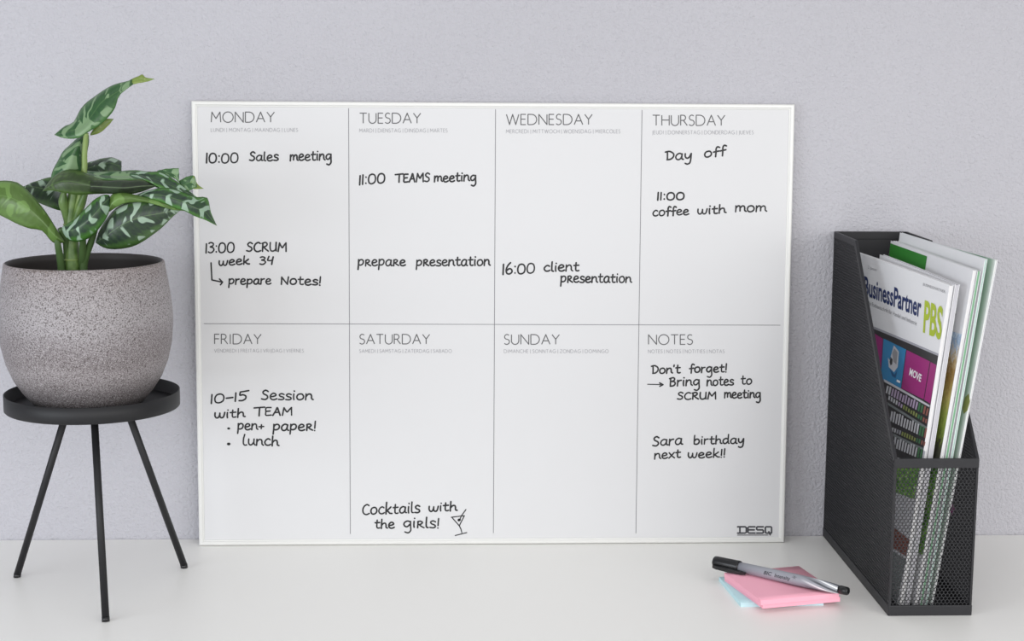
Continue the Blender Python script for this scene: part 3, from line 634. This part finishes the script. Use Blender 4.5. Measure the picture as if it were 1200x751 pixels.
for X in (.6, HW-.6):
    mesh_sheet((X, 0, 6), (0, -1, 0), (0, 0, 1), (1, 0, 0), lambda u, v_: 2 < u < HD-2 and v_+6 < sidetop(u)-3, HD, HBK)
box('back_panel', (0, -1.1, 4), (HW, -.1, HBK-4), M['black_metal'], holder, .2)
mesh_sheet((0, -HD+.6, 6), (1, 0, 0), (0, 0, 1), (0, -1, 0), lambda u, v_: 1.5 < u < HW-1.5 and v_ < HFR-12, HW, HFR, rim=.27, th=.5)
box('bottom_panel', (0, -HD+.5, 3.2), (HW, -.5, 4.4), M['black_metal'], holder, .2)
# base band (U section all round)
box('base_band', (-.8, -HD-.8, 0), (HW+.8, -HD+1.6, 9.6), M['black_metal'], holder, .7)
box('base_band', (-.8, -1.6, 0), (HW+.8, .8, 9.6), M['black_metal'], holder, .7)
for X in (-.8, HW-1.6): box('base_band', (X, -HD+.4, 0), (X+2.4, -.4, 9.6), M['black_metal'], holder, .7)
box('top_band', (-.6, -HD-.9, HFR-8.6), (HW+.6, -HD+1.4, HFR), M['black_metal'], holder, .6)
box('back_rim', (-.6, -1.4, HBK-8), (HW+.6, .9, HBK), M['black_metal'], holder, .6)
def edge_strip(path, X, wd, th, name):
    V = []; Fc = []; P = np.array(path, float)
    for i, p in enumerate(P):
        t = P[min(i+1, len(P)-1)]-P[max(i-1, 0)]
        if 0 < i < len(P)-1:
            t1 = (P[i]-P[i-1])/np.linalg.norm(P[i]-P[i-1]); t2 = (P[i+1]-P[i])/np.linalg.norm(P[i+1]-P[i]); t = t1+t2
            k = 1/max(.3, math.sqrt((1+t1@t2)/2))
        else: k = 1
        t = t/np.linalg.norm(t); nn = np.array([-t[1], t[0]])*k     # (d,z) plane, towards lower side
        if nn[1] > 0: nn = -nn
        for x_, o_ in ((X-th/2, 0), (X+th/2, 0), (X+th/2, wd), (X-th/2, wd)):
            q = p+nn*o_; V.append((x_, -q[0], q[1]))
    for i in range(len(P)-1):
        for a in range(4): Fc.append((i*4+a, i*4+(a+1) % 4, i*4+4+(a+1) % 4, i*4+4+a))
    Fc.append((0, 1, 2, 3)); Fc.append(tuple(len(V)-4+a for a in range(4)))
    o = mk(name, V, Fc, M['black_metal'], holder)
    bm = bmesh.new(); bm.from_mesh(o.data); bmesh.ops.recalc_face_normals(bm, faces=bm.faces); bmesh.ops.bevel(bm, geom=bm.edges[:], offset=.3*S, segments=1, affect='EDGES'); bm.to_mesh(o.data); bm.free()
for X in (.6, HW-.6): edge_strip([(.2, HBK), (HTP, HBK-.3), (HD, HFR)], X, 6, 2.6, 'side_rim')
for X in (.6, HW-.6):
    box('corner_post', (X-1.1, -HD-.4, 8), (X+1.1, -HD+2.0, HFR-1), M['black_metal'], holder, .5)
    box('corner_post', (X-1.1, -2.0, 8), (X+1.1, .4, HBK-2), M['black_metal'], holder, .5)

# ------------------------------------------------------------------ magazines (gently twisted slabs, pages between two covers)
class Mag:
    """left face given by four corners bf, bb, tf, tb: bottom/top, front/back (world mm)"""
    def __init__(s, bf, bb, tf, tb, th, label, pages, cover=None, back=None, bow=0.):
        s.bf, s.bb, s.tf, s.tb = (np.array(a, float) for a in (bf, bb, tf, tb)); s.bow = bow
        s.th = th; s.ob = empty('brochure', s.bf, label, 'magazine', group=None)
        cover = cover or M['paper']
        def sheet(name, o0, t_, m, inset=0.):
            V = []; Fc = []; un = []; nu, nv = 10, 16
            for side in (0, 1):
                for i in range(nu+1):
                    for j in range(nv+1):
                        u, v_ = inset+(1-2*inset)*i/nu, inset*.6+(1-1.2*inset)*j/nv
                        V.append(s.P(u, v_, o0+side*t_)); un.append((i/nu, j/nv))
            K = (nu+1)*(nv+1)
            for i in range(nu):
                for j in range(nv):
                    a = i*(nv+1)+j; Fc.append((a, a+1, a+nv+2, a+nv+1)); Fc.append((K+a, K+a+nv+1, K+a+nv+2, K+a+1))
            for i in range(nu):
                for j, fl in ((0, 0), (nv, 1)):
                    a = i*(nv+1)+j; b = a+nv+1; Fc.append((a, b, K+b, K+a) if not fl else (b, a, K+a, K+b))
            for j in range(nv):
                for i, fl in ((0, 1), (nu, 0)):
                    a = i*(nv+1)+j; b = a+1; Fc.append((a, b, K+b, K+a) if not fl else (b, a, K+a, K+b))
            return mk(name, V, Fc, m, s.ob, False, None, {'norm': un})
        ct = .35
        sheet('cover', 0, ct, cover)
        if th > 1.2:
            sheet('pages', ct, th-2*ct, pages, .004)
            sheet('back_cover', th-ct, ct, back or cover)
    def P(s, u, v_, off=0.):     # u: 0 back .. 1 front, v: 0 bottom .. 1 top, off towards +x
        a = s.bb*(1-u)+s.bf*u; b = s.tb*(1-u)+s.tf*u
        p = a*(1-v_)+b*v_
        p = p+np.array([s.bow*math.sin(u*math.pi)*v_, 0, 0])
        return p+np.array([off, 0, 0])-s.bf
    def inv(s, px, py):
        u, v_ = .6, .6
        for _ in range(25):
            f0 = np.array(proj(s.P(u, v_)+s.bf))-[px, py]
            if abs(f0).max() < 1e-3: break
            e = 1e-3
            J = np.c_[(np.array(proj(s.P(u+e, v_)+s.bf))-[px, py]-f0)/e, (np.array(proj(s.P(u, v_+e)+s.bf))-[px, py]-f0)/e]
            du = np.linalg.solve(J, -f0); u += du[0]; v_ += du[1]
        return np.array([u, v_])
    def patch(s, name, corners, m, off=-.15, nu=6, nv=6, label=None, uvc=False):
        """corners bl, br, tr, tl in pixels of the photograph (or in (u,v))"""
        c = [np.array(q) if uvc else s.inv(*q) for q in corners]
        V = []; Fc = []; un = []
        for i in range(nu+1):
            for j in range(nv+1):
                a, b = i/nu, j/nv
                q = (c[0]*(1-a)+c[1]*a)*(1-b)+(c[3]*(1-a)+c[2]*a)*b
                V.append(s.P(min(max(q[0], .003), .997), min(max(q[1], .003), .997), off)); un.append((a, b))
        for i in range(nu):
            for j in range(nv):
                a = i*(nv+1)+j; Fc.append((a, a+nv+1, a+nv+2, a+1))
        o = mk(name, V, Fc, m, s.ob, uvs={'norm': un})
        if label: o['label'] = label
        return o
    def text(s, name, string, b0, b1, t0, m, off=-.3, bold=0., label=None):
        cu = bpy.data.curves.new('txt', 'FONT'); cu.body = string; cu.offset = bold; cu.resolution_u = 3
        to = bpy.data.objects.new('txt', cu); COL.objects.link(to)
        dg = bpy.context.evaluated_depsgraph_get(); dg.update()
        me = bpy.data.meshes.new_from_object(to.evaluated_get(dg)); bpy.data.objects.remove(to)
        xs = [v_.co.x for v_ in me.vertices]; x0, x1 = min(xs), max(xs)
        c0, c1, ct_ = s.inv(*b0), s.inv(*b1), s.inv(*t0); U_ = c1-c0; W_ = ct_-c0
        V = []
        for v_ in me.vertices:
            q = c0+U_*((v_.co.x-x0)/(x1-x0))+W_*(v_.co.y/.70); V.append(s.P(min(q[0], .995), min(q[1], .995), off))
        o = mk(name, V, [tuple(p.vertices) for p in me.polygons], m, s.ob)
        if label: o['label'] = label
        bpy.data.meshes.remove(me); return o
YF = -241.
def W_(px, py, dy): return tuple(at(px, py, 1, YF+dy))
zb = 5.2
A = Mag((325.5, YF, zb), (317, YF+207, zb), (357.2, YF, 296.4), (323, YF+205, 304), 3.6, 'white trade magazine in front of the others, with navy and lime masthead and magenta panel', M['pages'], bow=1.5)
A2 = Mag((330.5, YF-.4, zb), (323, YF+170, zb), (362.0, YF-.4, 297), W_(1031, 298, 168), 4.0, 'white magazine directly behind the masthead magazine, only its edge showing', M['pages_grey'], bow=1.5)
B = Mag((338.5, YF-1.5, zb), (330, YF+196, zb), (377.0, YF-1.5, 310), W_(1044, 282, 190), 3.0, 'white brochure with a dark green block on its top and a tree photo', M['pages'], bow=0)
C_ = Mag((343.5, YF-1, zb), (335, YF+190, zb), (381.0, YF-1, 309), (361.6, YF+189, 316.), 2.8, 'thin brochure with green lower edge behind the green block brochure', M['pages_green'], bow=0)
Dm = Mag((348.5, YF-.5, zb), (340, YF+198, zb), (387.2, YF-.5, 319.5), (365.2, YF+188, 324.3), 2.2, 'tallest plain white brochure at the back of the row', M['mint'], bow=0)
E_ = Mag((354.5, YF+1, zb), (346, YF+186, zb), (397.2, YF+1, 318.5), (369.5, YF+180, 322), 1.8, 'rightmost brochure, its pale green cover curling outward', M['pages'], M['mint_cover'], M['paper'], bow=0)

A.text('masthead', 'BusinessPartner', (1013, 345), (1079, 371.5), (1013.2, 323.5), M['navy'], bold=.022, label='navy masthead reading BusinessPartner')
A.text('masthead', 'PBS', (1082, 388), (1103.2, 397.3), (1084, 352), M['lime'], bold=.026, label='lime green masthead reading PBS')
A.text('small_print', 'Die Fachzeitschrift für Handel und Industrie', (1017, 356.5), (1074.5, 381.5), (1017, 351.8), M['cv_grey'])
A.text('small_print', '2. Januar', (1017.5, 314.5), (1027.8, 318), (1017.7, 311.2), M['cv_grey'])
A.text('small_print', 'BUSINESSPARTNER', (1082, 334.5), (1108, 343.6), (1082.2, 331.3), M['cv_grey'])
A.patch('cover_print', [(1028, 540), (1086, 545), (1101.5, 417), (1021, 383)], M['darkpic'], -.1, label='dark shop shelf photo on the lower cover')
A.patch('cover_line', [(1020, 383.5), (1100.5, 417.5), (1100.7, 414.8), (1020, 380.8)], M['steel'], -.2)
A.patch('cover_panel', [(1027, 441), (1032, 443.5), (1035, 397), (1024, 390)], M['magenta'], -.2, label='magenta strip')
A.patch('cover_panel', [(1032.4, 443.5), (1056, 455), (1062, 409.5), (1035.6, 396.5)], M['cyan'], -.2, label='blue panel with a small grey appliance')
A.patch('cover_panel', [(1056.6, 455), (1082.5, 468), (1090, 423.5), (1062.7, 410)], M['magenta'], -.2, label='magenta panel reading MOVE')
A.patch('cover_panel', [(1083.3, 468.4), (1090.5, 473), (1098, 428), (1090.8, 424)], M['magenta'], -.2, label='magenta strip')
A.text('cover_text', 'MOVE', (1065.6, 439), (1079.3, 447.5), (1067, 431), M['white'], bold=.03, label='white lettering reading MOVE')
A.patch('cover_line', [(1036, 447), (1089.5, 477.2), (1090, 474.8), (1036, 444)], M['silverpic'], -.25)
def pxpoly(mag, name, pts, m, off=-.3):
    V = [mag.P(*mag.inv(*p), off) for p in pts]; return mk(name, V, [tuple(range(len(V)))], m, mag.ob)
pxpoly(A, 'appliance_picture', [(1043, 422), (1048, 404.5), (1053.8, 412), (1052.5, 430), (1048, 436), (1042, 430), (1041, 419)], M['silverpic'], -.35)
pxpoly(A, 'appliance_picture', [(1046, 414), (1048.5, 408), (1052.3, 413), (1051, 427), (1047.6, 424)], M['cv_grey'], -.45)
pxpoly(A, 'appliance_picture', [(1043, 424), (1044.2, 418), (1046.6, 421), (1046, 427), (1044, 428)], M['darkpic'], -.45)
pxpoly(A, 'appliance_picture', [(1043, 432), (1048.5, 439), (1052, 434), (1050, 443), (1046, 441)], M['cyan_dark'], -.35)
A.patch('cover_panel', [(1051, 447), (1055, 449), (1055.4, 446.5), (1051.4, 444.5)], M['white'], -.3, 1, 1)
rs = random.Random(3)
def shelf_row(x0, y0, x1, y1, h, slopex, cols, n, name='shelf_picture'):
    V = []; Fc = []; MI = []; ms = []
    for i in range(n):
        f0, f1 = i/n, (i+.62)/n; hh = h*rs.uniform(.8, 1)
        b0 = (x0+(x1-x0)*f0, y0+(y1-y0)*f0); b1 = (x0+(x1-x0)*f1, y0+(y1-y0)*f1)
        q = [b0, b1, (b1[0]+slopex, b1[1]-hh), (b0[0]+slopex, b0[1]-hh)]
        b = len(V); V += [A.P(*A.inv(*p), -.25) for p in q]; Fc.append((b, b+1, b+2, b+3))
        mm = cols[min(len(cols)-1, int(f0*len(cols)))]
        if mm not in ms: ms.append(mm)
        MI.append(ms.index(mm))
    mk(name, V, Fc, ms, A.ob, mi=MI)
lc, sv, gr, rd, yg = M['lilac'], M['silverpic'], M['leafgreen'], M['red'], M['yellowgreen']
shelf_row(1038, 460, 1088, 488, 10, 2, [sv, lc, lc, lc, lc, lc, gr, rd], 16)
shelf_row(1041, 468, 1087, 497, 5, 1, [sv, sv, lc, yg, yg, yg, gr, rd], 16)
shelf_row(1043, 493, 1086, 514, 13, 2, [sv, sv, sv, sv, sv, sv, gr, rd], 14)
shelf_row(1045, 505, 1085, 523, 5, 1, [sv, M['steel'], yg, yg, yg, gr, rd], 14)
shelf_row(1047, 524, 1084, 540, 13, 2, [sv, sv, sv, sv, sv, gr, sv], 12)
A.patch('cover_line', [(1040, 474), (1086, 503), (1086.3, 500), (1040, 471)], M['shelf'], -.2)
A.patch('cover_line', [(1043, 509), (1084, 529), (1084.3, 526), (1043, 506)], M['shelf'], -.2)
# lower cover, seen through the mesh
A.patch('cover_print', [(1036, 640), (1066, 655), (1084, 545), (1030, 530)], M['silverpic'], -.2)
A.patch('cover_print', [(1044, 575), (1072, 585), (1078, 548), (1044, 540)], M['foliage_photo'], -.3, label='green product photo behind the mesh')
A.patch('cover_print', [(1044, 640), (1062, 652), (1066, 632), (1044, 615)], M['brown'], -.3)
A.patch('cover_print', [(1040, 705), (1050, 712), (1062, 655), (1040, 642)], M['shelf'], -.3)
# green block brochure
UB, VB = B.inv(1083.8, 319)
B.patch('cover_block', [(0, VB), (UB, VB), (UB, .992), (0, .992)], M['greenprint'], -.2, uvc=True, label='dark green block')
B.patch('cover_photo', [(1070, 530), (1107, 545), (1127.8, 392), (1085, 378)], M['tree_photo'], -.2, 8, 12, label='printed photo of ochre and green trees')
B.patch('cover_photo', [(1062, 640), (1090, 655), (1106, 552), (1075, 530)], M['foliage_photo'], -.2, label='green foliage photo')
B.text('small_print', 'natur', (1114, 367), (1121, 370), (1114.3, 364), M['cv_grey'])
# curled booklet motif
pxpoly(E_, 'cover_motif', [(1128, 478), (1131, 466), (1135.5, 461), (1137, 470), (1134, 481), (1129.5, 485)], M['yellowgreen'], -.2)
pxpoly(E_, 'cover_motif', [(1113, 597), (1117, 590), (1119, 596), (1116.5, 604)], M['magenta_dark'], -.2)

# ------------------------------------------------------------------ sticky note pads and marker
def pad(name, c, e1, e2, z0, z1, m, label, curl=0.):
    c = np.array(c, float); e1 = np.array(e1, float); e2 = np.array(e2, float)
    t = empty(name, (c[0], c[1], z0), label, 'sticky notes', group=None)
    n = 8
    V = []; Fc = []
    cs = [np.zeros(2), e2, e2+e1, e1]
    K = 7
    for k in range(K):
        z = (z1-z0)*k/(K-1); j = random.uniform(-.12, .12)
        for q in cs: V.append((q[0]+j, q[1]+j*.6, z))
    for k in range(K-1):
        for a in range(4): Fc.append((k*4+a, k*4+(a+1) % 4, k*4+4+(a+1) % 4, k*4+4+a))
    Fc.append((3, 2, 1, 0)); Fc.append(tuple((K-1)*4+a for a in range(4)))
    mk('sheets', V, Fc, m, t)
    zt = z1-z0
    V = []; Fc = []
    for i in range(n+1):
        for jx in range(2):
            q = e1*jx+e2*(i/n); V.append((q[0], q[1], zt+.12+curl*max(0, i/n-.5)**2*4))
    for i in range(n): Fc.append((2*i, 2*i+1, 2*i+3, 2*i+2))
    mk('top_sheet', V, Fc, m, t, True, solid=.12, solid_off=1)
    return t
pad('sticky_note_pad', (177.5, -150), (76.5, 3), (7, -76), 0, 3.9, M['blue'], 'pale blue sticky note pad at the bottom of the small stack')
pad('sticky_note_pad', (180.5, -163), (74.5, 18), (20.5, -80), 4.1, 8.4, M['pink'], 'lower pink sticky note pad, lying on the blue one')
pad('sticky_note_pad', (179.5, -166), (75, 19.5), (19, -81), 8.7, 13.0, M['pink'], 'upper pink sticky note pad, right under the marker')
a = at(837, 657.5, 2, 19.); b = at(994.5, 693, 2, 19.)
dv = b-a; ln = float(np.linalg.norm(dv))
pen = empty('marker_pen', (a[0], a[1], a[2]), 'slim grey permanent marker with a black cap lying across the pink sticky notes', 'marker', (0, 0, math.atan2(dv[1], dv[0])))
def turned(name, prof, m, seg=28):   # profile of (x along the pen, radius)
    V = []; Fc = []
    for x, r in prof:
        for k in range(seg): V.append((x, r*math.cos(2*math.pi*k/seg), r*math.sin(2*math.pi*k/seg)))
    for i in range(len(prof)-1):
        for k in range(seg): Fc.append((i*seg+k, (i+1)*seg+k, (i+1)*seg+(k+1) % seg, i*seg+(k+1) % seg))
    Fc.append(tuple(range(seg))); Fc.append(tuple((len(prof)-1)*seg+k for k in range(seg))[::-1])
    o = mk(name, V, Fc, m, pen, False)
    for p in o.data.polygons: p.use_smooth = abs(p.normal.x) < .8
    return o
turned('cap', [(0, 3.8), (.5, 4.8), (1.2, 5.2), (4, 5.4), (27.5, 5.8), (28.2, 5.5), (28.2, 4.8)], M['cap'])
turned('barrel', [(27, 4.7), (60, 5.1), (90, 5.3), (112, 4.9), (ln-9.5, 4.0), (ln-9.5, 2.9)], M['barrel'])
turned('end_plug', [(ln-10, 3.2), (ln-8.6, 3.3), (ln-8.4, 4.0), (ln-1.2, 3.7), (ln-.3, 3.1), (ln, 2.4)], M['cap'])
V = []
for x, y0, y1, hw in ((1.5, -3.6, -6.2, 1.6), (6, -3.8, -7.6, 2.0), (20, -4.0, -8.2, 2.1), (33, -4.2, -7.6, 1.8), (37.5, -4.4, -6.2, 1.1)):
    V += [(x, y0, -3.5-hw), (x, y0, -3.5+hw), (x, y1, -3.1+hw*.8), (x, y1, -3.5-hw*.8)]
Fc = [(0, 1, 2, 3), (19, 18, 17, 16)]
for i in range(4):
    for q in range(4): Fc.append((i*4+q, i*4+4+q, i*4+4+(q+1) % 4, i*4+(q+1) % 4))
clip = mk('clip', V, Fc, M['cap'], pen)
bm = bmesh.new(); bm.from_mesh(clip.data); bmesh.ops.recalc_face_normals(bm, faces=bm.faces); bmesh.ops.bevel(bm, geom=bm.edges[:], offset=.4*S, segments=2, affect='EDGES'); bm.to_mesh(clip.data); bm.free()
# lettering wrapped round the barrel
def pentext(string, x0, x1, size, ang0, bold, m):
    cu = bpy.data.curves.new('txt', 'FONT'); cu.body = string; cu.offset = bold; cu.resolution_u = 3; cu.shear = .15
    to = bpy.data.objects.new('txt', cu); COL.objects.link(to); dg = bpy.context.evaluated_depsgraph_get(); dg.update()
    me = bpy.data.meshes.new_from_object(to.evaluated_get(dg)); bpy.data.objects.remove(to)
    bq = bmesh.new(); bq.from_mesh(me); bmesh.ops.triangulate(bq, faces=bq.faces[:])
    for _ in range(3): bmesh.ops.subdivide_edges(bq, edges=[e for e in bq.edges if e.calc_length() > .12], cuts=1); bmesh.ops.triangulate(bq, faces=bq.faces[:])
    bq.to_mesh(me); bq.free()
    xs = [q.co.x for q in me.vertices]; k = (x1-x0)/(max(xs)-min(xs)); V = []
    for q in me.vertices:
        x = x0+(q.co.x-min(xs))*k; r = float(np.interp(x, [27, 60, 90, 112], [4.7, 5.1, 5.3, 4.9]))+.09; an = ang0+(q.co.y-.35)*size/r
        V.append((x, -r*math.cos(an), r*math.sin(an)))
    o = mk('lettering', V, [tuple(p.vertices) for p in me.polygons], m, pen); o['label'] = 'dark lettering reading '+string
    bpy.data.meshes.remove(me)
pentext('BIC', 56.5, 65, 4.6, math.radians(20), .03, M['logo'])
pentext('Intensity', 68, 84.5, 4.8, math.radians(16), .022, M['logo'])
V = []; Fc = []
for i in range(6):                    # little starburst mark after the name
    an = i*math.pi/3+.2; c = len(V)
    for rr, da in ((.5, .5), (3.2, 0), (.5, -.5)):
        x = 88+rr*math.cos(an+da); aa = math.radians(40)+rr*math.sin(an+da)/5.35; V.append((x, -5.42*math.cos(aa), 5.42*math.sin(aa)))
    Fc.append((c, c+1, c+2))
mk('emblem', V, Fc, M['logo'], pen)
